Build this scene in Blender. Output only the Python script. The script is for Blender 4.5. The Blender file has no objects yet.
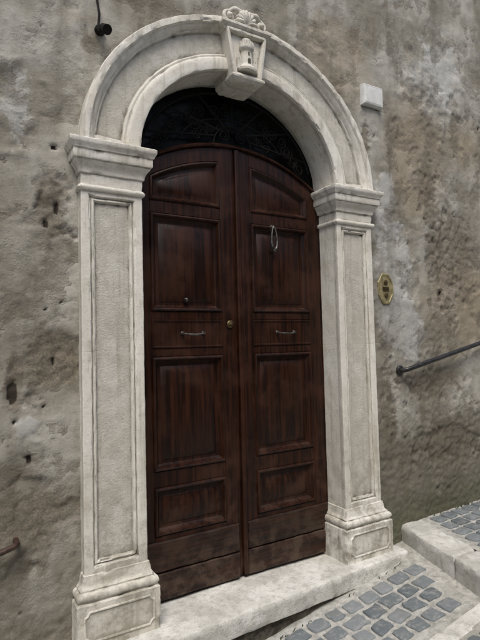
import bpy, bmesh, math, random
import numpy as np
from mathutils import Vector, Matrix, noise
random.seed(7)
S=bpy.context.scene
# ------------------------------------------------------------------ helpers
class NT:
    def __init__(s,name):
        s.m=bpy.data.materials.new(name); s.m.use_nodes=True
        s.t=s.m.node_tree; s.n=s.t.nodes; s.l=s.t.links
        s.b=s.n['Principled BSDF']; s.o=s.n['Material Output']
        tc=s.n.new('ShaderNodeTexCoord'); s.co=tc.outputs['Object']
    def set(s,sock,v):
        if hasattr(v,'is_output') or isinstance(v,bpy.types.NodeSocket): s.l.new(v,sock)
        else:
            if isinstance(v,(tuple,list)) and len(v)==3 and len(sock.default_value)==4: v=(*v,1)
            sock.default_value=v
    def map(s,scale=(1,1,1),loc=(0,0,0),rot=(0,0,0),src=None):
        n=s.n.new('ShaderNodeMapping'); s.l.new(src or s.co,n.inputs[0])
        n.inputs['Scale'].default_value=scale; n.inputs['Location'].default_value=loc; n.inputs['Rotation'].default_value=rot
        return n.outputs[0]
    def noise(s,scale=5,detail=4,rough=.6,vec=None,dist=0,col=False):
        n=s.n.new('ShaderNodeTexNoise'); s.l.new(vec or s.co,n.inputs['Vector'])
        n.inputs['Scale'].default_value=scale; n.inputs['Detail'].default_value=detail
        n.inputs['Roughness'].default_value=rough; n.inputs['Distortion'].default_value=dist
        return n.outputs['Color' if col else 'Fac']
    def ramp(s,f,a,b,ca=0.,cb=1.):
        n=s.n.new('ShaderNodeMapRange'); s.set(n.inputs['Value'],f)
        n.inputs['From Min'].default_value=a; n.inputs['From Max'].default_value=b
        n.inputs['To Min'].default_value=ca; n.inputs['To Max'].default_value=cb
        n.interpolation_type='SMOOTHSTEP'
        return n.outputs['Result']
    def mix(s,f,a,b,mode='MIX'):
        n=s.n.new('ShaderNodeMix'); n.data_type='RGBA'; n.blend_type=mode
        s.set(n.inputs['Factor'],f); s.set(n.inputs[6],a); s.set(n.inputs[7],b)
        return n.outputs[2]
    def math(s,op,a,b=0.):
        n=s.n.new('ShaderNodeMath'); n.operation=op; s.set(n.inputs[0],a); s.set(n.inputs[1],b)
        return n.outputs[0]
    def attr(s,name):
        n=s.n.new('ShaderNodeAttribute'); n.attribute_name=name; return n.outputs['Fac']
    def sep(s):
        n=s.n.new('ShaderNodeSeparateXYZ'); s.l.new(s.co,n.inputs[0]); return n.outputs
    def bump(s,h,strength=.5,dist=.01,prev=None):
        n=s.n.new('ShaderNodeBump'); n.inputs['Strength'].default_value=strength; n.inputs['Distance'].default_value=dist
        s.l.new(h,n.inputs['Height'])
        if prev: s.l.new(prev,n.inputs['Normal'])
        return n.outputs[0]
    def fin(s,col,rough=.8,nrm=None,metal=0.,spec=.5):
        s.set(s.b.inputs['Base Color'],col); s.set(s.b.inputs['Roughness'],rough); s.set(s.b.inputs['Metallic'],metal)
        s.b.inputs['Specular IOR Level'].default_value=spec
        if nrm: s.l.new(nrm,s.b.inputs['Normal'])
        return s.m

class MB:
    def __init__(s): s.v=[]; s.f=[]; s.mi=[]; s.cur=0
    def face(s,idx): s.f.append(tuple(idx)); s.mi.append(s.cur)
    def loft(s,rings,closed=True,cap0=False,cap1=False):
        base=[]
        for r in rings:
            base.append(len(s.v)); s.v+= [tuple(p) for p in r]
        n=len(rings[0])
        for a,b in zip(base[:-1],base[1:]):
            for i in range(n if closed else n-1):
                j=(i+1)%n; s.face((a+i,a+j,b+j,b+i))
        if cap0: s.face([base[0]+i for i in range(n)][::-1])
        if cap1: s.face([base[-1]+i for i in range(n)])
    def rect(s,x0,x1,z0,z1,prof,cap=True,cap0=False):
        s.loft([[(x0+i,y,z0+i),(x1-i,y,z0+i),(x1-i,y,z1-i),(x0+i,y,z1-i)] for i,y in prof],cap1=cap,cap0=cap0)
    def stack(s,x0,x1,yf,yb,prof):
        s.loft([[(x0-p,yb,z),(x0-p,yf-p,z),(x1+p,yf-p,z),(x1+p,yb,z)] for p,z in prof],cap0=True,cap1=True)
    def box(s,x0,x1,y0,y1,z0,z1,c=.003):
        rs=[]
        for y,i in ((y1,0),(y0+c,0),(y0,c)):
            rs.append([(x0+i,y,z0+i),(x1-i,y,z0+i),(x1-i,y,z1-i),(x0+i,y,z1-i)])
        s.loft(rs,cap0=True,cap1=True)
    def tube(s,pts,r,n=8,cap=True):
        pts=[Vector(p) for p in pts]; rings=[]
        prev=None
        for i,p in enumerate(pts):
            d=(pts[min(i+1,len(pts)-1)]-pts[max(i-1,0)]).normalized()
            up=Vector((0,1,0)) if prev is None else prev
            if abs(d.dot(up))>.95: up=Vector((1,0,0)) if abs(d.x)<.9 else Vector((0,0,1))
            a=(up-d*up.dot(d)).normalized(); b=d.cross(a); prev=a
            rr=r[i] if isinstance(r,(list,tuple)) else r
            rings.append([p+a*rr*math.cos(2*math.pi*k/n)+b*rr*math.sin(2*math.pi*k/n) for k in range(n)])
        s.loft(rings,cap0=cap,cap1=cap)
    def revolve_z(s,cx,cy,prof,n=20,sy=1.):
        s.loft([[(cx+r*math.cos(2*math.pi*k/n),cy+sy*r*math.sin(2*math.pi*k/n),z) for k in range(n)] for r,z in prof],cap0=True,cap1=True)
    def revolve_y(s,cx,cz,prof,n=20,sx=1.,sz=1.,rot=0.):
        s.loft([[(cx+sx*r*math.cos(rot+2*math.pi*k/n),y,cz+sz*r*math.sin(rot+2*math.pi*k/n)) for k in range(n)] for r,y in prof],cap0=True,cap1=True)
    def obj(s,name,mats,parent=None,sub=0,amp=0.,fr=18.,angle=35,chip=7.):
        me=bpy.data.meshes.new(name); me.from_pydata(s.v,[],s.f)
        for m in (mats if isinstance(mats,list) else [mats]): me.materials.append(m)
        for p,mi in zip(me.polygons,s.mi): p.material_index=mi
        bm=bmesh.new(); bm.from_mesh(me)
        bmesh.ops.recalc_face_normals(bm,faces=bm.faces)
        if sub:
            for _ in range(6):
                es=[e for e in bm.edges if e.calc_length()>sub]
                if not es: break
                bmesh.ops.subdivide_edges(bm,edges=es,cuts=1,use_grid_fill=True)
        if amp:
            bm.normal_update()
            for v in bm.verts:
                p=v.co*fr; n1=noise.noise_vector(p); n2=noise.noise_vector(p*3.1)
                nr=v.normal.copy(); co=v.co.copy()
                v.co+= (n1*.7+n2*.3)*amp
                if v.calc_shell_factor()>1.10:
                    c=noise.noise(co*fr*1.3+Vector((5,5,5)))+.5*noise.noise(co*fr*4+Vector((1,9,5)))
                    if c>.18: v.co-=nr*min(.4,(c-.18))*amp*chip
        bm.to_mesh(me); bm.free()
        for p in me.polygons: p.use_smooth=True
        me.set_sharp_from_angle(angle=math.radians(angle))
        o=bpy.data.objects.new(name,me); S.collection.objects.link(o)
        if parent: o.parent=parent
        return o
def empty(name):
    o=bpy.data.objects.new(name,None); S.collection.objects.link(o); return o

# ------------------------------------------------------------------ materials
def mat_stone():
    n=NT('travertine'); x,y,z=n.sep()
    big=n.noise(2.2,4,.6); mid=n.noise(11,6,.7); fine=n.noise(95,4,.75)
    col=n.mix(n.ramp(big,.35,.68),(.63,.60,.525),(.76,.74,.68))
    col=n.mix(n.math('MULTIPLY',n.ramp(mid,.50,.68),.6),col,(.50,.465,.385))
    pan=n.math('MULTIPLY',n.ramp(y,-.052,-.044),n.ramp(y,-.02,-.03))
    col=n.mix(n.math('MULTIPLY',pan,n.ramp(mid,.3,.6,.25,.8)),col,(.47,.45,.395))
    st=n.noise(1,4,.65,vec=n.map((24,24,1.5)))
    col=n.mix(n.math('MULTIPLY',n.ramp(st,.5,.70),.55),col,(.37,.345,.28))
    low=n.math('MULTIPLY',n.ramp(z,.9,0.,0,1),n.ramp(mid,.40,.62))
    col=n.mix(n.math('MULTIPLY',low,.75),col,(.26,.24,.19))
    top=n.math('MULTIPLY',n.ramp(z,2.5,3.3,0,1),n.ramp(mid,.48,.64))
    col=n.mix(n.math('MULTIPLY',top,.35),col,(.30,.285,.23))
    col=n.mix(n.math('MULTIPLY',n.ramp(fine,.55,.70),.5),col,(.29,.27,.215))
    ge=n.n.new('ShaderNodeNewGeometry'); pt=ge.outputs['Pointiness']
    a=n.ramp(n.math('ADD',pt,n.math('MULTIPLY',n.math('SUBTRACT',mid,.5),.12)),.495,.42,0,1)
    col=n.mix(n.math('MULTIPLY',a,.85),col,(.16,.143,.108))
    jd=n.math('ABSOLUTE',n.math('SUBTRACT',z,n.math('ADD',1.335,n.math('MULTIPLY',mid,.012))))
    jm=n.math('MULTIPLY',n.ramp(jd,.0006,.0022,1,0),n.ramp(mid,.45,.6,.1,1))
    col=n.mix(n.math('MULTIPLY',jm,.35),col,(.25,.22,.17))
    h=n.math('ADD',n.math('MULTIPLY',mid,.6),n.math('MULTIPLY',fine,n.math('ADD',.3,n.math('MULTIPLY',pan,.5))))
    h=n.math('SUBTRACT',h,n.math('MULTIPLY',jm,.3))
    return n.fin(col,.8,n.bump(h,.7,.008),spec=.25)
M_stone=mat_stone()

def mat_wall():
    n=NT('weathered_plaster')
    A_l=n.attr('light'); A_d=n.attr('dark'); A_o=n.attr('ochre'); A_w=n.attr('wet'); A_g=n.attr('moss'); A_h=n.attr('hole'); w1=n.attr('tone'); A_s=n.attr('streak'); A_r=n.attr('grime'); A_j=n.attr('joint')
    w2=n.noise(13,7,.74); w3=n.noise(75,4,.75)
    j=n.math('MULTIPLY',n.math('SUBTRACT',w2,.5),1.1)
    def m(a,lo=.38,hi=.62): return n.ramp(n.math('ADD',a,j),lo,hi)
    col=n.mix(n.ramp(n.math('ADD',w1,n.math('MULTIPLY',j,.8)),.22,.78),(.265,.247,.205),(.41,.395,.35))
    col=n.mix(n.math('MULTIPLY',m(A_o,.3,.75),.55),col,n.mix(w2,(.24,.185,.12),(.39,.33,.23)))
    col=n.mix(n.math('MULTIPLY',m(A_l,.42,.58),.8),col,n.mix(w2,(.38,.38,.36),(.53,.53,.51)))
    col=n.mix(n.math('MULTIPLY',m(A_r,.5,.88),.5),col,n.mix(w3,(.11,.095,.072),(.22,.20,.16)))
    col=n.mix(n.math('MULTIPLY',m(A_d,.38,.68),.75),col,n.mix(n.ramp(w3,.35,.65),(.09,.075,.055),(.26,.225,.172)))
    col=n.mix(n.math('MULTIPLY',m(A_w,.3,.9),.78),col,n.mix(w2,(.065,.058,.044),(.185,.168,.13)))
    col=n.mix(n.math('MULTIPLY',m(A_g,.45,.95),.5),col,(.08,.095,.045))
    col=n.mix(n.math('MULTIPLY',n.ramp(A_s,.45,.9),.5),col,(.145,.13,.10))
    col=n.mix(n.math('MULTIPLY',n.ramp(A_j,.2,1.),.45),col,(.07,.058,.043))
    col=n.mix(n.math('MULTIPLY',n.ramp(w3,.54,.70),.4),col,(.125,.11,.085))
    col=n.mix(n.math('MULTIPLY',n.ramp(w3,.42,.3),.3),col,(.50,.48,.43))
    col=n.mix(n.ramp(A_h,.4,.9),col,(.045,.037,.03))
    rg=n.math('MULTIPLY',n.noise(32,5,.8),m(n.math('MAXIMUM',A_d,n.math('MAXIMUM',A_w,A_r))))
    h=n.math('ADD',n.math('ADD',n.math('MULTIPLY',w2,.55),n.math('MULTIPLY',w3,.32)),n.math('MULTIPLY',rg,.85))
    return n.fin(col,.93,n.bump(h,.65,.012),spec=.15)
M_wall=mat_wall()

def mat_wood():
    n=NT('dark_varnished_wood'); x,y,z=n.sep()
    g=n.noise(1,5,.65,vec=n.map((45,45,2.2)),dist=.3); b=n.noise(5,5,.65)
    col=n.mix(n.ramp(g,.35,.68),(.0085,.0034,.0021),(.037,.0122,.006))
    col=n.mix(n.math('MULTIPLY',n.ramp(b,.45,.7),.5),col,(.052,.0178,.0085))
    wear=n.math('MULTIPLY',n.ramp(z,.0,.9,1,.06),n.ramp(b,.46,.62))
    col=n.mix(n.math('MULTIPLY',wear,.5),col,(.080,.046,.028))
    r=n.math('ADD',n.ramp(b,.3,.7,.30,.50),n.math('MULTIPLY',wear,.25))
    return n.fin(col,r,n.bump(g,.5,.004),spec=.27)
M_wood=mat_wood()
def mat_woodh():
    n=NT('dark_wood_boards'); x,y,z=n.sep()
    g=n.noise(1,5,.65,vec=n.map((2.5,45,48)),dist=.4); sp=n.noise(9,6,.7)
    col=n.mix(n.ramp(g,.35,.68),(.009,.0045,.003),(.038,.0155,.009))
    wear=n.math('MULTIPLY',n.ramp(z,.0,.42,1,.15),n.ramp(sp,.42,.60))
    col=n.mix(n.math('MULTIPLY',wear,.65),col,(.100,.068,.048))
    return n.fin(col,n.ramp(sp,.3,.7,.40,.65),n.bump(g,.8,.008),spec=.28)
M_woodh=mat_woodh()
def simple(name,c1,c2,sc=20,rough=.6,metal=0.,bs=.2,bd=.002,spec=.5):
    n=NT(name); f=n.noise(sc,5,.65)
    return n.fin(n.mix(n.ramp(f,.35,.65),c1,c2),n.ramp(f,.3,.7,max(.05,rough-.1),min(1,rough+.1)),n.bump(f,bs,bd),metal,spec)
M_iron=simple('wrought_iron',(.006,.0055,.005),(.015,.013,.012),40,.75,.0,.4,spec=.2)
M_steel=simple('worn_steel',(.07,.065,.06),(.20,.19,.175),70,.45,.9,.4)
M_brass=simple('aged_brass',(.09,.066,.032),(.19,.145,.075),45,.5,.9,.3)
M_plaque=simple('brass_plate',(.20,.165,.08),(.36,.31,.17),30,.55,.3,.3)
M_white=simple('white_plastic',(.60,.61,.585),(.72,.72,.695),15,.55,0,.1)
M_rail=simple('dark_painted_rail',(.02,.02,.022),(.05,.048,.046),40,.4,.3,.2)
M_rust=simple('rusty_rail',(.03,.016,.012),(.08,.045,.033),40,.6,.2,.4)
M_room=simple('unlit_room_black',(.01,.009,.008),(.02,.018,.016),5,.9)  # near-black colour carries the darkness of the unlit room
def mat_glass():
    n=NT('fanlight_glass'); f=n.noise(6,3)
    return n.fin((.004,.0045,.0045),n.ramp(f,.3,.7,.2,.45),n.bump(f,.15,.01),spec=.12)
M_glass=mat_glass()
def mat_cobble():
    n=NT('basalt_cobble'); f=n.noise(30,6,.75); r=n.attr('rnd')
    col=n.mix(r,(.11,.13,.142),(.24,.262,.272))
    col=n.mix(n.math('MULTIPLY',n.ramp(f,.47,.65),.6),col,(.35,.355,.345))
    col=n.mix(n.math('MULTIPLY',n.ramp(n.noise(6,3),.5,.7),.35),col,(.19,.185,.155))
    return n.fin(col,n.ramp(f,.3,.7,.5,.75),n.bump(f,.8,.006),spec=.4)
M_cob=mat_cobble()
def mat_mortar():
    n=NT('street_mortar'); f=n.noise(25,7,.75); g=n.noise(3,4)
    col=n.mix(n.ramp(f,.3,.7),(.30,.295,.27),(.60,.59,.55)); col=n.mix(n.math('MULTIPLY',n.ramp(g,.5,.65),.35),col,(.25,.245,.19))
    return n.fin(col,.9,n.bump(f,.9,.012),spec=.2)
M_mort=mat_mortar()
def mat_step():
    n=NT('worn_travertine_step'); f=n.noise(24,6,.72); g=n.noise(4,4,.65); s=n.noise(110,3,.7)
    col=n.mix(n.ramp(g,.35,.65),(.50,.49,.45),(.74,.73,.69))
    col=n.mix(n.math('MULTIPLY',n.ramp(f,.48,.66),.55),col,(.32,.305,.26))
    col=n.mix(n.math('MULTIPLY',n.ramp(s,.56,.7),.45),col,(.19,.175,.145))
    return n.fin(col,.72,n.bump(n.math('ADD',f,n.math('MULTIPLY',s,.4)),.8,.010),spec=.35)
M_step=mat_step()
def mat_rub():
    n=NT('dark_rubble_footing'); f=n.noise(20,6,.75); g=n.noise(5,4)
    col=n.mix(n.ramp(f,.35,.65),(.05,.045,.038),(.16,.145,.115)); col=n.mix(n.math('MULTIPLY',n.ramp(g,.5,.65),.5),col,(.07,.08,.04))
    return n.fin(col,.9,n.bump(f,.9,.02),spec=.2)
M_rub=mat_rub()

# ------------------------------------------------------------------ dimensions
a=.649; W=.304; ZS=2.122; ZB=.311; H=2.35; sf=-.06; D=.113
AO,BO=.953,.862
# ------------------------------------------------------------------ plaster wall
def el(x,z,cx,cz,rx,rz): return max(0.,1.15-math.sqrt(((x-cx)/rx)**2+((z-cz)/rz)**2)*.65)
def lin(a0,b0,st): return list(np.arange(a0,b0,st))
xs=lin(-14,-2,.5)+lin(-2,-1.45,.05)+lin(-1.45,2.7,.0115)+lin(2.7,4,.06)+lin(4,14,.5)
zs=lin(-3.5,-.5,.3)+lin(-.5,-.1,.05)+lin(-.1,3.4,.0115)+lin(3.4,4.4,.02)+lin(4.4,9.1,.35)
nx,nz=len(xs),len(zs)
V=[];att={k:[] for k in('light','dark','ochre','wet','moss','hole','tone','streak','grime','joint')}
holes=[(-1.245,1.18,.018,.05),(-1.05,2.03,.014,.035),(-1.06,2.32,.010,.010),(-1.10,1.95,.012,.02),(-1.18,.86,.015,.02),(-1.07,1.30,.015,.03),(1.12,.75,.012,.03),(1.35,.55,.02,.02),(1.72,1.70,.012,.02)]
rh=random.Random(3)
for k in range(46):
    xx=rh.uniform(-1.32,-.98) if k%3==0 else rh.uniform(1.02,2.5)
    holes.append((xx,rh.uniform(.1,3.2),rh.uniform(.003,.009),rh.uniform(.003,.012)))
hgrid={}
for h_ in holes:
    for gx in range(int(math.floor((h_[0]-h_[2]*2.6)*5)),int(math.floor((h_[0]+h_[2]*2.6)*5))+1):
        for gz in range(int(math.floor((h_[1]-h_[3]*2.6)*5)),int(math.floor((h_[1]+h_[3]*2.6)*5))+1): hgrid.setdefault((gx,gz),[]).append(h_)
sm=lambda v,lo,hi:(lambda t:t*t*(3-2*t))(max(0,min(1,(v-lo)/(hi-lo))))
for zz in zs:
    for xx in xs:
        p=Vector((xx,0,zz))
        if -1.6<xx<3 and -.6<zz<4.6:
            f1=noise.fractal(p*2.6,1.,2.,5); f2=noise.fractal(p*9+Vector((3,1,7)),.9,2.,4)
            q=p+Vector((f1,0,f2))*.07; X,Z=q.x,q.z
            L=max(el(X,Z,1.2,1.75,.20,.48),el(X,Z,1.36,1.4,.15,.2),el(X,Z,-1.16,1.01,.06,.045),el(X,Z,-1.25,2.5,.10,.3)*.6,el(X,Z,1.8,3.4,.4,.5)*.65,el(X,Z,1.15,2.35,.08,.22))
            Dk=max(el(X,Z,-1.05,2.02,.09,.16),el(X,Z,-1.09,1.3,.13,.15),el(X,Z,-1.25,1.2,.05,.14),el(X,Z,1.85,2.0,.28,.40)*.85,el(X,Z,1.3,2.9,.1,.16)*.6,el(X,Z,1.12,.85,.12,.35)*.9,el(X,Z,-1.2,.6,.22,.22)*.85,el(X,Z,1.6,2.5,.14,.3)*.7,el(X,Z,1.6,1.05,.4,.12)*.75,el(X,Z,1.02,2.75,.05,.15)*.8,el(X,Z,1.7,.6,.4,.2)*.8)
            O=max(el(X,Z,.75,3.25,.28,.28),el(X,Z,1.5,2.7,.32,.5),el(X,Z,1.95,1.6,.45,.35),el(X,Z,2.1,2.9,.4,.3)*.7,el(X,Z,-.9,3.0,.2,.15)*.5)
            Wt=max(0,min(1,(1.15-Z)/.6)) if X>0 else max(0,min(1,(1.05-Z)/1.1))*.75
            G=max(0,min(1,(.55-Z)/.4)) if X>0 else 0
            fl=noise.fractal(p*4.2+Vector((11,4,2)),.8,2.,5)
            fr=noise.fractal(p*30,.8,2.,3)
            gr=noise.fractal(Vector((xx*2.1+31,0,zz*1.3)),.8,2.,5)
            y=-.010*f1-.005*f2
            y-=.006*sm(L+f2*.4,.45,.6)
            dk=sm(Dk+f2*.5,.45,.62); y+=.010*dk
            rgh=sm(max(Dk,Wt,gr*1.2)+f2*.4,.35,.65)
            y+=fr*.005*(rgh+.08)
            jt=0.
            if dk>.02 and Z<2.6:   # exposed rubble masonry, half buried in old mortar
                d_,_=noise.voronoi(Vector((X*5.2,.3,Z*8.5)))
                e=d_[1]-d_[0]; part=sm(f1+.35*f2,-.25,.35)
                jt=dk*part*(1-sm(e,.02,.26)); y+=.007*jt-.004*dk*part*sm(e,.1,.7)
            y+=.0045*sm(fl,.16,.20)
            hm=0
            for hx,hz,rx,rz in hgrid.get((int(math.floor(xx*5)),int(math.floor(zz*5))),()):
                if abs(xx-hx)<rx*2.6 and abs(zz-hz)<rz*2.6:
                    d=math.sqrt(((xx-hx)/rx)**2+((zz-hz)/rz)**2)+f2*.9+fr*.4
                    hm=max(hm,1-sm(d,.5,1.3))
            y+=.018*hm
            st=noise.fractal(Vector((xx*7,0,zz*.8)),.9,2.,4)*.5+.5+.25*fl
            vals=(L,max(Dk,.5*sm(fl,.16,.20)),O,Wt,G,hm,.5+.6*f1,st,.30+.8*gr,jt)
        else:
            f1=noise.noise(p*2); y=-.010*f1
            vals=(0,0,0,.8 if zz<.3 else 0,0,0,.5+.5*f1,.4,.3,0)
        for k,vv in zip(att,vals): att[k].append(vv)
        V.append((xx,y,zz))
def inside(x,z):
    if abs(x)<.80 and z<2.35: return True
    return z>=2.35 and (x/.80)**2+((z-2.35)/.71)**2<1
F=[]
for k in range(nz-1):
    for i in range(nx-1):
        if inside((xs[i]+xs[i+1])/2,(zs[k]+zs[k+1])/2): continue
        F.append((k*nx+i,k*nx+i+1,(k+1)*nx+i+1,(k+1)*nx+i))
me=bpy.data.meshes.new('plaster_wall'); me.from_pydata(V,[],F)
for k,v in att.items():
    at=me.attributes.new(k,'FLOAT','POINT'); at.data.foreach_set('value',v)
me.materials.append(M_wall)
for p in me.polygons: p.use_smooth=True
wall=bpy.data.objects.new('plaster_wall',me); S.collection.objects.link(wall)

# ------------------------------------------------------------------ stone portal
portal=empty('stone_door_portal')
def pilaster(x0,x1,nm):
    m=MB()
    m.rect(x0,x1,ZB-.01,ZS+.01,[(0,.16),(0,sf+.004),(.004,sf),(.040,sf),(.043,sf+.004),(.046,sf+.010),(.050,sf+.012),(.054,sf+.008),(.060,sf+.007),(.066,sf+.013),(.070,sf+.021),(.078,sf+.022)])
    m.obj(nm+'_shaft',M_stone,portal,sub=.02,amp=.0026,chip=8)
    m=MB()
    c=[(-.004,2.112),(.010,2.116),(.015,2.124),(.015,2.132),(.010,2.140),(.002,2.143),(.001,2.150),(.001,2.196),(.010,2.199),(.011,2.208),(.013,2.218),(.020,2.232),(.030,2.243),(.034,2.250),(.034,2.256),(.042,2.259),(.044,2.264),(.044,2.300),(.050,2.303),(.052,2.312),(.060,2.322),(.064,2.330),(.064,2.346),(.061,2.35)]
    m.stack(x0,x1,sf,.16,c)
    m.obj(nm+'_capital',M_stone,portal,sub=.02,amp=.0024)
    m=MB()
    b=[(.045,-.02),(.045,.196),(.041,.201),(.036,.204),(.036,.210),(.040,.214),(.043,.222),(.043,.232),(.040,.240),(.033,.247),(.026,.250),(.026,.256),(.020,.262),(.013,.272),(.010,.284),(.009,.296),(.006,.303),(.006,.312),(-.004,.316)]
    m.stack(x0,x1,sf,.16,b)
    m.obj(nm+'_base',M_stone,portal,sub=.02,amp=.0034,chip=8)
    m=MB(); y=sf-.045
    xa,xb,za,zb=x0-.045+.028,x1+.045-.028,.03,.172; r=.022
    def oct_(i,yy):
        pts=[]
        for cx,cz,a0 in((xb,za,90),(xb,zb,180),(xa,zb,270),(xa,za,0)):
            seq=[]
            for k in range(5):
                t=math.radians(a0+90*k/4.)
                seq.append((cx+(r+i)*math.cos(t),cz+(r+i)*math.sin(t)))
            pts+=seq[::-1]
        return [(max(xa+i,min(xb-i,px)),yy,max(za+i,min(zb-i,pz))) for px,pz in pts]
    m.loft([oct_(0,y+.004),oct_(.001,y-.005),oct_(.005,y-.007),oct_(.009,y-.005),oct_(.012,y-.0015),oct_(.03,y-.0015)],cap1=True)
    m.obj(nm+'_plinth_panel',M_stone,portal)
pilaster(-a-W,-a,'pilaster_l'); pilaster(a,a+W,'pilaster_r')
def arch(theta,t):
    return (AO-t)*math.cos(theta), H+(BO-t*.95)*math.sin(theta)
prof=[(0,.02),(0,-.088),(.004,-.094),(.034,-.094),(.038,-.088),(.042,-.080),(.050,-.076),(.058,-.070),(.064,-.060),(.068,-.055),(.074,-.054),(.082,-.040),(.20,-.040),(.207,-.052),(.213,-.056),(.222,-.055),(.230,-.064),(.238,-.068),(.290,-.068),(.298,-.066),(.301,-.060),(.301,.16)]
m=MB(); N=110
th=sorted([math.pi*i/N for i in range(N+1)]+[.055,.06,math.pi-.055,math.pi-.06])
rings=[]
for t in th:
    r=[]
    end=(t<.0575 or t>math.pi-.0575)
    for tt,y in prof:
        if end and .074<tt<.222: y=-.060
        x,z=arch(t,tt); r.append((x,y,z))
    rings.append(r)
m.loft(rings,closed=False)
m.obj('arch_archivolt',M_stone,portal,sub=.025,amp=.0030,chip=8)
# keystone
kx=-.03
m=MB()
def trap(i,y,zb=2.86,zt=3.135,wb=.092,wt=.135):
    return [(kx-wb+i,y,zb+i),(kx+wb-i,y,zb+i),(kx+wt-i*1.05,y,zt-i),(kx-wt+i*1.05,y,zt-i)]
m.loft([trap(0,.10),trap(0,-.118),trap(.004,-.123),trap(.018,-.123),trap(.022,-.118),trap(.028,-.098),trap(.034,-.096)],cap1=True)
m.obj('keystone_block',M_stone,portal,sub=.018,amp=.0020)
m=MB()
m.stack(kx-.080,kx+.080,-.100,.08,[(.0,2.835),(.008,2.838),(.014,2.845),(.026,2.856),(.028,2.866),(.022,2.874),(.016,2.878)])
m.stack(kx-.135,kx+.135,-.105,.04,[(.004,3.120),(.008,3.127),(.010,3.136),(.022,3.146),(.027,3.151),(.027,3.163),(.022,3.168)])
m.obj('keystone_mouldings',M_stone,portal,sub=.018,amp=.0024)
m=MB()   # tower relief
tz=2.928; ty=-.105
m.revolve_z(kx,ty,[(.060,tz-.026),(.062,tz-.014),(.050,tz-.004),(.046,tz+.004),(.037,tz+.014),(.035,tz+.05),(.032,tz+.090),(.033,tz+.094),(.044,tz+.104),(.046,tz+.109),(.046,tz+.124),(.043,tz+.126)],24,.8)
for k in range(8):
    t=math.pi+math.pi*(k+.5)/8
    cx,cy=kx+.039*math.cos(t),ty+.031*math.sin(t)
    m.box(cx-.0058,cx+.0058,cy-.006,cy+.006,tz+.120,tz+.144,.001)
m.revolve_z(kx,ty,[(.022,tz+.12),(.022,tz+.150),(.028,tz+.154),(.028,tz+.164),(.005,tz+.172)],14,.8)
for sx in(-1,1):
    m.box(kx+sx*.052-.014,kx+sx*.052+.014,-.119,-.090,tz-.020,tz+.035,.003)
    m.box(kx+sx*.060-.005,kx+sx*.060+.005,-.117,-.090,tz+.034,tz+.049,.001)
    m.box(kx+sx*.046-.004,kx+sx*.046+.004,-.117,-.090,tz+.034,tz+.049,.001)
m.obj('tower_relief',M_stone,portal,sub=.014,amp=.0006,fr=40,angle=35,chip=2)
m=MB()
m.revolve_y(kx,tz+.036,[(.009,-.12),(.009,-.1365),(.007,-.138)],12); m.box(kx-.009,kx+.009,-.1368,-.12,tz+.006,tz+.036,.001)
m.box(kx-.0045,kx+.0045,-.1345,-.12,tz+.062,tz+.082,.001)
m.obj('tower_shade_plugs',M_rub,portal)  # solid dark plugs paint in the shade of the carved door and window
m=MB()   # crest with volutes and shell
zc=3.168
def spiral(cx,cz,sgn,y):
    pts=[];rr=[]
    for k in range(40):
        t=k/39; ang=math.pi*.5+sgn*t*math.pi*3.0; R=.034*(1-t*.85)
        pts.append((cx+R*math.cos(ang),y-.020*t,cz+R*math.sin(ang))); rr.append(.0115*(1-t*.4))
    return pts,rr
for sx in(-1,1):
    p,r=spiral(kx+sx*.106,zc+.036,-1 if sx>0 else 1,-.092); m.tube(p,r,8)
    T=np.linspace(0,1,14)
    m.tube([(kx+sx*(.106-.085*t),-.092-.014*math.sin(t*3),zc+.070+.018*math.sin(t*math.pi*.5)-.004*math.cos(t*9)) for t in T],[.0105+.005*math.sin(t*3.14) for t in T],8)
    m.revolve_y(kx+sx*.106,zc+.036,[(.015,-.05),(.015,-.116),(.010,-.125),(.003,-.128)],12)
for k in range(9):
    t=math.radians(8+164*k/8); R=.062; z0=zc+.012
    m.tube([(kx,-.108,z0),(kx+R*.5*math.cos(t),-.126,z0+R*.55*math.sin(t)),(kx+R*.95*math.cos(t),-.116,z0+R*1.15*math.sin(t)),(kx+R*1.02*math.cos(t),-.09,z0+R*1.25*math.sin(t))],[.005,.009,.0115,.007],8)
m.box(kx-.130,kx+.130,-.084,.02,zc-.004,zc+.038,.006)
m.revolve_y(kx,zc+.034,[(.055,.02),(.055,-.088),(.046,-.10)],16,sz=.9)
m.obj('keystone_crest',M_stone,portal,angle=50)

# ------------------------------------------------------------------ doorstep
m=MB()
def ring(z,o,xr=1.085):
    return [(-1.35,.2,z),(-1.35,-.275-o,z),(-.6,-.238-o,z),(.164,-.203-o,z),(xr-.03,-.167-o,z),(xr-.008+o,-.155,z),(xr+o,-.12,z),(xr+o,.2,z)]
m.loft([ring(-.105,-.006),ring(-.10,0),ring(-.014,0),ring(-.005,-.005),ring(0,-.018)],cap0=True,cap1=True)
step=m.obj('stone_doorstep',M_step,None,sub=.025,amp=.007,fr=9,chip=3)
m=MB()
m.loft([ring(-.9,-.03,1.07),ring(-.30,-.035,1.07),ring(-.10,-.03,1.07)],cap1=True)
m.obj('rubble_footing',M_rub,None,sub=.03,amp=.016,fr=14,chip=2)

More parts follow.
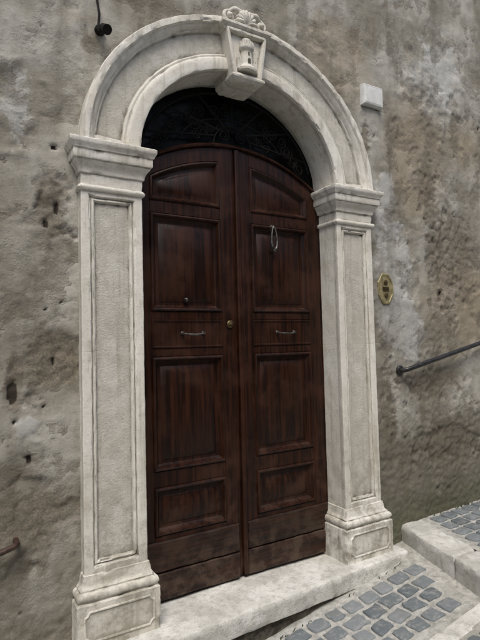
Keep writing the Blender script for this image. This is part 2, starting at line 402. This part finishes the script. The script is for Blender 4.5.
# ------------------------------------------------------------------ door
door=empty('wooden_double_door')
Rr=1.05
def arc(x,off=0.): return 2.535-(Rr-math.sqrt(Rr*Rr-x*x))-off
def bar_arch(m,x0,x1,top_off,bot_off,y0,y1,bot=None,n=14):
    X=np.linspace(x0,x1,n); rings=[]
    for x in X:
        zt=arc(x,top_off); zb=bot if bot is not None else arc(x,bot_off)
        rings.append([(x,y1,zb),(x,y0+.003,zb),(x,y0,zb+.003),(x,y0,zt-.003),(x,y0+.003,zt),(x,y1,zt)])
    m.loft(rings,cap0=True,cap1=True)
def leaf(sg,nm):
    def X(u,v): return (u,v) if sg>0 else (-v,-u)
    m=MB(); t0,t1=D,D+.05
    for u,v in((.006,.105),(.545,.640)):
        xa,xb=X(u,v)
        n=6; rings=[]
        for k in range(n):
            x=xa+(xb-xa)*k/(n-1); e=.003 if k in(0,n-1) else 0
            rings.append([(x,t1,.02),(x,t0+e,.02),(x,t0+e,arc(x)),(x,t1,arc(x))])
        m.loft(rings,cap0=True,cap1=True)
    xa,xb=X(.105,.545)
    for za,zb in((.30,.345),(.60,.685),(1.30,1.345),(1.505,1.55),(2.095,2.165)):
        m.box(xa,xb,t0+.001,t1,za,zb,.003)
    bar_arch(m,xa,xb,0,.085,t0+.001,t1)
    m.obj(nm+'_frame',M_wood,door,sub=.06,amp=.0010)
    m=MB()
    def panel(za,zb,big=True):
        m.rect(xa,xb,za,zb,[(0,t0+.002),(.004,t0-.006),(.010,t0-.009),(.017,t0-.006),(.022,t0+.006),(.030,t0+.016),(.036,t0+.022),(.052,t0+.022),(.056,t0+.019),(.085,t0+.010),(.088,t0+.009)] if big else
               [(0,t0+.002),(.004,t0-.004),(.010,t0-.004),(.014,t0+.001),(.02,t0+.001)])
    panel(.345,.60); panel(.685,1.30); panel(1.55,2.095); panel(1.345,1.505,False)
    n=12
    def aring(i,y):
        pts=[]
        a0,b0=xa+i,xb-i
        pts.append((a0,y,2.165+i)); pts.append((b0,y,2.165+i))
        for k in range(n):
            x=b0+(a0-b0)*k/(n-1); pts.append((x,y,arc(x,.085)-i))
        return pts
    m.loft([aring(0,t0+.002),aring(.005,t0-.006),aring(.012,t0-.008),aring(.018,t0-.002),aring(.026,t0+.014),aring(.032,t0+.02),aring(.045,t0+.02),aring(.06,t0+.012)],cap1=True)
    m.obj(nm+'_panels',M_wood,door,angle=30)
    m=MB(); xk0,xk1=X(.030,.640)
    m.box(xk0,xk1,t0-.016,t0+.02,.015,.155,.006); m.box(xk0,xk1,t0-.014,t0+.02,.162,.318,.006)
    m.obj(nm+'_kickboards',M_woodh,door,sub=.02,amp=.005,fr=12)
leaf(-1,'leaf_l'); leaf(1,'leaf_r')
m=MB()
m.loft([[(x,D+.03,.02),(x,y,.02),(x,y,arc(0)-.005),(x,D+.03,arc(0)-.005)] for x,y in((-.004,D+.01),(-.003,D-.012),(.003,D-.018),(.020,D-.018),(.026,D-.012),(.027,D+.01))],cap0=True,cap1=True)
n=36
rings=[]
for k in range(n):
    x=-.655+1.31*k/(n-1); z=arc(x,-.002)
    rings.append([(x,D+.09,z),(x,D+.0,z),(x,D-.016,z+.004),(x,D-.018,z+.014),(x,D-.008,z+.020),(x,D-.002,z+.026),(x,D+.09,z+.026)])
m.loft(rings,cap0=True,cap1=True)
m.obj('astragal_and_head',M_wood,door)
m=MB()
for s_ in(-1,1):
    xx0,xx1=sorted((s_*.642,s_*.66)); m.box(xx0,xx1,D+.0,D+.08,.0,2.34,.002)
m.box(-.66,.66,D+.06,D+.08,0,2.32,.002)
m.obj('jamb_frame',M_wood,door)
# hardware
m=MB()
for hx,w in((-.30,.065),(.345,.065)):
    z=1.425
    m.tube([(hx-w,D-.004,z+.004),(hx-w,D-.024,z)],.005,8); m.tube([(hx+w,D-.004,z+.004),(hx+w,D-.024,z)],.005,8)
    m.tube([(hx+w*t,D-.026-.006*(1-t*t),z-.006*(1-t*t)) for t in np.linspace(-1,1,11)],[.0042+.002*(1-t*t) for t in np.linspace(-1,1,11)],8)
    for s_ in(-1,1): m.revolve_y(hx+s_*w,z+.003,[(.011,D+.0),(.011,D-.004),(.008,D-.008)],14)
m.obj('pull_handles',M_steel,door,angle=50)
m=MB()
m.revolve_y(-.335,1.615,[(.014,D+.03),(.014,D+.004),(.011,D-.003),(.009,D-.008),(.004,D-.011)],16)
m.obj('peephole',M_steel,door)
m=MB()
m.revolve_y(-.055,1.478,[(.023,D+.01),(.023,D-.005),(.019,D-.009),(.011,D-.010),(.009,D-.015),(.004,D-.016)],20)
m.obj('cylinder_lock',M_brass,door)
m=MB()
kxx,kz=.265,2.085; y=D+.004
m.revolve_y(kxx,kz,[(.018,y+.012),(.018,y-.006),(.013,y-.014),(.010,y-.024),(.004,y-.028)],16)
L_=[(kxx+.020*math.sin(t)*(1-.25*math.cos(t)),y-.024-.004*math.sin(t/2),kz-.070+.072*math.cos(t)) for t in np.linspace(0,2*math.pi,30)]
m.tube(L_,[.0048+.004*(math.sin(t/2)**4) for t in np.linspace(0,2*math.pi,30)],8)
m.revolve_y(kxx,kz-.146,[(.009,y+.01),(.012,y-.022),(.012,y-.030),(.006,y-.036)],14)
m.obj('door_knocker',M_steel,door,angle=50)

# fanlight grille
fan=empty('fanlight_grille')
m=MB(); gy=D+.015
def bar(p,r=.006): m.tube([(q[0],gy,q[1]) for q in p],r,6)
n=40
bar([( .60*math.cos(t),H+.525*math.sin(t)) for t in np.linspace(.25,math.pi-.25,n)],.007)
bar([( .36*math.cos(t),2.50+.22*math.sin(t)) for t in np.linspace(.3,math.pi-.3,n)],.006)
bar([( .13*math.cos(t),2.56+.12*math.sin(t)) for t in np.linspace(0,math.pi,n)],.006)
for k in range(1,8):
    t=math.pi*k/8
    p0=(.13*math.cos(t),2.56+.12*math.sin(t)); p1=(.60*math.cos(t),H+.525*math.sin(t))
    if p1[1]>arc(p1[0])+.04: bar([p0,p1],.006)
def scroll(cx,cz,R,a0,dirn,turns=1.6):
    if cz-R<arc(cx)+.02: return
    bar([(cx+R*(1-.8*s)*math.cos(a0+dirn*s*turns*2*math.pi),cz+R*(1-.8*s)*math.sin(a0+dirn*s*turns*2*math.pi)) for s in np.linspace(0,1,34)],.0045)
for k in range(8):
    t=math.pi*(k+.5)/8
    x,z=.47*math.cos(t),2.44+.33*math.sin(t)
    if z>arc(x)+.07:
        dx,dz=-math.sin(t),math.cos(t)
        for s_ in(-1,1):
            scroll(x+dx*.038*s_,z+dz*.038*s_,.040,t+(math.pi if s_>0 else 0),s_)
            scroll(x*.66+dx*.03*s_,2.44+(z-2.44)*.70+dz*.03*s_,.03,t,-s_)
for s_ in(-1,1):
    scroll(s_*.50,2.50,.045,math.pi/2,s_); scroll(s_*.06,2.62,.04,math.pi/2,s_); scroll(s_*.40,2.60,.05,0,-s_); scroll(s_*.26,2.66,.045,0,s_)
m.obj('iron_scrollwork',M_iron,fan,angle=60)
m=MB(); rr=[]
for t in np.linspace(0,math.pi,40): rr.append((.67*math.cos(t),D+.06,H+.60*math.sin(t)))
m.v+=rr+[(0,D+.06,H)]
for k in range(39): m.face((k,k+1,40))
m.obj('glass',M_glass,fan)
m=MB(); m.box(-.9,.9,D+.12,D+.5,-.1,3.2); m.obj('dark_backing_box',M_room,fan)  # solid backing box, painted near-black in place of an unlit room

# ------------------------------------------------------------------ wall fittings
jb=MB()
jb.rect(.955,1.135,2.985,3.125,[(0,.03),(0,-.034),(.004,-.040),(.010,-.042),(.012,-.040),(.014,-.042),(.03,-.043)])
jb.obj('junction_box',M_white,None,sub=.04,amp=.0006)
m=MB()
cx,cz=1.115,1.715
m.revolve_y(cx,cz,[(1,.03),(1,-.014),(.95,-.020),(.86,-.020),(.82,-.016),(.5,-.016)],8,sx=.080,sz=.116,rot=math.pi/8)
plq=m.obj('doorbell_plate',M_plaque,None,angle=20)
m=MB()
m.revolve_y(cx,cz+.045,[(.016,-.010),(.016,-.024),(.011,-.027)],16)
m.revolve_y(cx,cz-.045,[(.016,-.010),(.016,-.024),(.011,-.027)],16)
for k in range(4): m.box(cx-.03,cx+.03,-.021,-.01,cz-.014+k*.008,cz-.011+k*.008,.0005)
m.obj('buttons',M_brass,plq)
rail=empty('handrail')
m=MB()
m.tube([(1.235,.02,1.150),(1.235,-.045,1.150),(1.255,-.062,1.156),(1.30,-.065,1.166),(2.4,-.065,1.385),(5.0,-.065,1.91)],.0165,12)
m.revolve_y(1.235,1.150,[(.032,.02),(.032,-.014),(.028,-.018)],16)
for bx in(2.6,3.8): m.tube([(bx,.02,1.36+(bx-2.4)*.2),(bx,-.05,1.36+(bx-2.4)*.2),(bx,-.065,1.40+(bx-2.4)*.2)],.009,8)
m.obj('rail_tube',M_rail,rail,angle=50)
rail2=empty('handrail')
m=MB()
m.tube([(-1.235,.02,.515),(-1.235,-.040,.515),(-1.25,-.058,.512),(-1.29,-.062,.502),(-3.2,-.062,.12)],.013,10)
m.obj('rail_tube',M_rust,rail2,angle=50)
cam_=empty('wall_lamp')
m=MB()
m.revolve_y(-.84,2.955,[(.026,.02),(.026,-.02),(.020,-.03)],14)
m.tube([(-.84,-.02,2.955),(-.84,-.055,2.945),(-.835,-.08,2.930)],.010,10)
m.tube([(-.838,-.06,2.945),(-.828,-.100,2.912)],[.018,.025],14)
m.tube([(-.85,-.02,2.965),(-.845,-.025,3.03),(-.855,-.015,3.12),(-.852,-.015,3.4),(-.86,-.015,4.2)],.006,8)
m.obj('lamp_body',M_iron,cam_,angle=50)

# ------------------------------------------------------------------ street
def sz(x,y=0): return -.185+.145*max(-6,min(1.3,x))
GX=[-120,-40,-14]+lin(-6,1.31,.08)+[1.5,3,14,40,120]
GY=[-120,-40,-12]+lin(-4,.001,.08)+[.4,3,40,120]
V=[(x,y,sz(x)-.004+(.004*noise.noise(Vector((x*6,y*6,0))) )) for y in GY for x in GX]
F=[(j*len(GX)+i,j*len(GX)+i+1,(j+1)*len(GX)+i+1,(j+1)*len(GX)+i) for j in range(len(GY)-1) for i in range(len(GX)-1)]
me=bpy.data.meshes.new('ground'); me.from_pydata(V,[],F); me.materials.append(M_mort)
for p in me.polygons: p.use_smooth=True
S.collection.objects.link(bpy.data.objects.new('ground',me))
def kx_(y): return 1.195+.289*y
def up(x,y): return .088+.03*max(0,x-kx_(y))
class COB:
    def __init__(s): s.m=MB(); s.r=[]
    def stone(s,cx,cy,w,h,zf,top=.007,rot=0.):
        rv=random.random(); n0=len(s.m.v)
        cor=[]
        for sx,sy in((-1,-1),(-.3,-1),(.35,-1),(1,-1),(1,-.3),(1,.35),(1,1),(.3,1),(-.35,1),(-1,1),(-1,.3),(-1,-.35)):
            k=1.0 if abs(sx)<1 or abs(sy)<1 else .95
            u=sx*w/2*k+random.uniform(-.006,.006); v=sy*h/2*k+random.uniform(-.006,.006)
            cor.append((u*math.cos(rot)-v*math.sin(rot),u*math.sin(rot)+v*math.cos(rot)))
        tx,ty=random.uniform(-.03,.03),random.uniform(-.03,.03); dz=random.uniform(-.0025,.0015)
        rings=[]
        for sc,hh in((1.0,-.03),(1.0,top*.45),(.96,top*.85),(.90,top),(.45,top+.0005)):
            rings.append([(cx+u*sc,cy+v*sc,zf(cx,cy)+(zf(cx+.05,cy)-zf(cx-.05,cy))/.1*u*sc+hh+dz+u*tx+v*ty+(random.uniform(-.001,.001) if hh>top*.9 else 0)) for u,v in cor])
        s.m.loft(rings,cap1=True)
        s.r+= [rv]*(len(s.m.v)-n0)
    def obj(s,name,parent=None):
        o=s.m.obj(name,M_cob,parent,angle=60)
        at=o.data.attributes.new('rnd','FLOAT','POINT'); at.data.foreach_set('value',s.r); return o
street=empty('cobblestone_street')
c=COB(); P=.114
row=0; y=-.295
while y>-3.2:
    if -.845-.05<y<-.745+.040: y-=.02; continue
    x=-3.6+ (row%2)*.05
    while x<kx_(y)-.05:
        w=(P+.010)*random.uniform(.8,1.15)
        if x+w<kx_(y)-.015: c.stone(x+w/2,y+random.uniform(-.007,.007),w-.026,P-.028,sz,rot=random.uniform(-.09,.09))
        x+=w
    y-=P; row+=1
c.obj('cobbles',street)
c=COB(); y=-.08; row=0
while y>-2.6:
    x=kx_(y)+.25
    while x<4.5:
        w=(P+.01)*random.uniform(.85,1.1)
        c.stone(x+w/2,y,w-.028,P-.028,up,rot=random.uniform(-.06,.06)); x+=w
    y-=P; row+=1
c.obj('upper_cobbles',street)
m=MB()
x=-3.6
while x<kx_(-.79)-.1:
    x2=min(x+random.uniform(.5,.75),kx_(-.79)-.02)
    m.loft([[(x,-.845,sz(x)+h),(x2-.006,-.845,sz(x2)+h),(x2-.006,-.75,sz(x2)+h),(x,-.75,sz(x)+h)] for h in(-.05,.006)]+[[(x+.005,-.840,sz(x)+.010),(x2-.011,-.840,sz(x2)+.010),(x2-.011,-.755,sz(x2)+.010),(x+.005,-.755,sz(x)+.010)]],cap1=True)
    x=x2
m.obj('travertine_strip',M_step,street,sub=.03,amp=.003)
m=MB()
ys=[.05,-.52,-1.15,-1.8,-2.5]
for y0,y1 in zip(ys[:-1],ys[1:]):
    y1+=.006
    def kr(h,i): return [(kx_(y0-i)+i,y0-i,h),(kx_(y1+i)+i,y1+i,h),(kx_(y1+i)+.225-i,y1+i,h),(kx_(y0-i)+.225-i,y0-i,h)]
    m.loft([kr(-.3,0),kr(.064,0),kr(.080,.006),kr(.088,.018)],cap1=True)
m.obj('step_kerb',M_step,street,sub=.025,amp=.007,fr=10,chip=4)
m=MB()
Xs=[0,.2,.6,1.2,2.5,8,60]; Ys=[.1,-.5,-1,-2,-4,-12]
rg=[[(kx_(max(y,-4))+.2+u,y,up(kx_(max(y,-4))+.2+u,max(y,-4))-.006 if u<3 else .09+.03*3) for u in Xs] for y in Ys]
m.loft(rg,closed=False); m.obj('upper_ramp_bed',M_mort,street)

# weeds in the joint between wall and paving
m=MB(); rg_=random.Random(5)
for k in range(240):
    if k%4: x=rg_.uniform(1.25,2.6); y=-.012-abs(rg_.gauss(0,.014)); z=up(x,0)-.004
    else: x=rg_.uniform(-.3,1.0); y=-.225-abs(rg_.gauss(0,.008))+.05*max(0,x-.2); z=sz(x)-.004
    if noise.noise(Vector((x*4,3,0)))<0.0: continue
    h=rg_.uniform(.006,.024); an=rg_.uniform(0,6.28); w=rg_.uniform(.002,.005)
    dx,dy=math.cos(an)*h*.6,-abs(math.sin(an))*h*.5
    i0=len(m.v)
    m.v+=[(x-w,y,z),(x+w,y,z),(x+dx*.6+w,y+dy*.5,z+h*.7),(x+dx,y+dy,z+h),(x+dx*.6-w,y+dy*.5,z+h*.7)]
    m.face((i0,i0+1,i0+2,i0+3,i0+4))
m.obj('weeds',simple('weed_leaf',(.05,.07,.025),(.10,.12,.045),60,.7),None)

# ------------------------------------------------------------------ unseen building behind the camera, added to keep the light coming from overhead
opp=empty('added_light_blocker')
m=MB(); m.box(-14,14,-6.5,-5.2,-3,4.4,.02)
m.obj('blocker_wall',simple('blocker_plaster',(.22,.20,.165),(.32,.295,.25),3,.9),opp)
m=MB()
for wx in(-9,-5.5,-2,1.5,5,8.5):
    m.rect(wx-.5,wx+.5,1.2,2.9,[(0,-5.17),(.06,-5.13),(.1,-5.14),(.1,-5.18)])
m.obj('blocker_windows',M_rust,opp)

# ------------------------------------------------------------------ light & camera
w=bpy.data.worlds.new('World'); S.world=w; w.use_nodes=True
nt=w.node_tree; sky=nt.nodes.new('ShaderNodeTexSky'); sky.sky_type='NISHITA'; sky.sun_disc=False
elv,azi=math.radians(58),math.radians(208)
sky.sun_elevation=elv; sky.sun_rotation=azi; sky.air_density=1.; sky.dust_density=4.; sky.ozone_density=.8
nt.links.new(sky.outputs[0],nt.nodes['Background'].inputs[0]); nt.nodes['Background'].inputs[1].default_value=.15
sl=bpy.data.lights.new('sun','SUN'); sl.energy=1.9; sl.angle=math.radians(24); sl.color=(1,.985,.93)
so=bpy.data.objects.new('sun',sl); S.collection.objects.link(so)
dirv=Vector((math.sin(azi)*math.cos(elv),math.cos(azi)*math.cos(elv),math.sin(elv)))
so.rotation_euler=dirv.to_track_quat('Z','Y').to_euler(); so.location=dirv*20
pr=[-1.5191,-2.4557,1.3612,0.5380,0.0474,-0.0249,500.3429]
cx,cy,cz,yaw,pi_,ro,f=pr
Fv=Vector((math.sin(yaw)*math.cos(pi_),math.cos(yaw)*math.cos(pi_),math.sin(pi_)))
R=Vector((math.cos(yaw),-math.sin(yaw),0)); U=R.cross(Fv)
R2=R*math.cos(ro)+U*math.sin(ro); U2=-R*math.sin(ro)+U*math.cos(ro)
cd=bpy.data.cameras.new('camera'); co=bpy.data.objects.new('camera',cd); S.collection.objects.link(co)
co.matrix_world=Matrix(((R2.x,U2.x,-Fv.x,cx),(R2.y,U2.y,-Fv.y,cy),(R2.z,U2.z,-Fv.z,cz),(0,0,0,1)))
cd.sensor_fit='HORIZONTAL'; cd.sensor_width=36; cd.lens=f/480*36; cd.clip_start=.05; cd.clip_end=500
S.camera=co
S.view_settings.view_transform='Standard'; S.view_settings.look='None'; S.view_settings.exposure=0
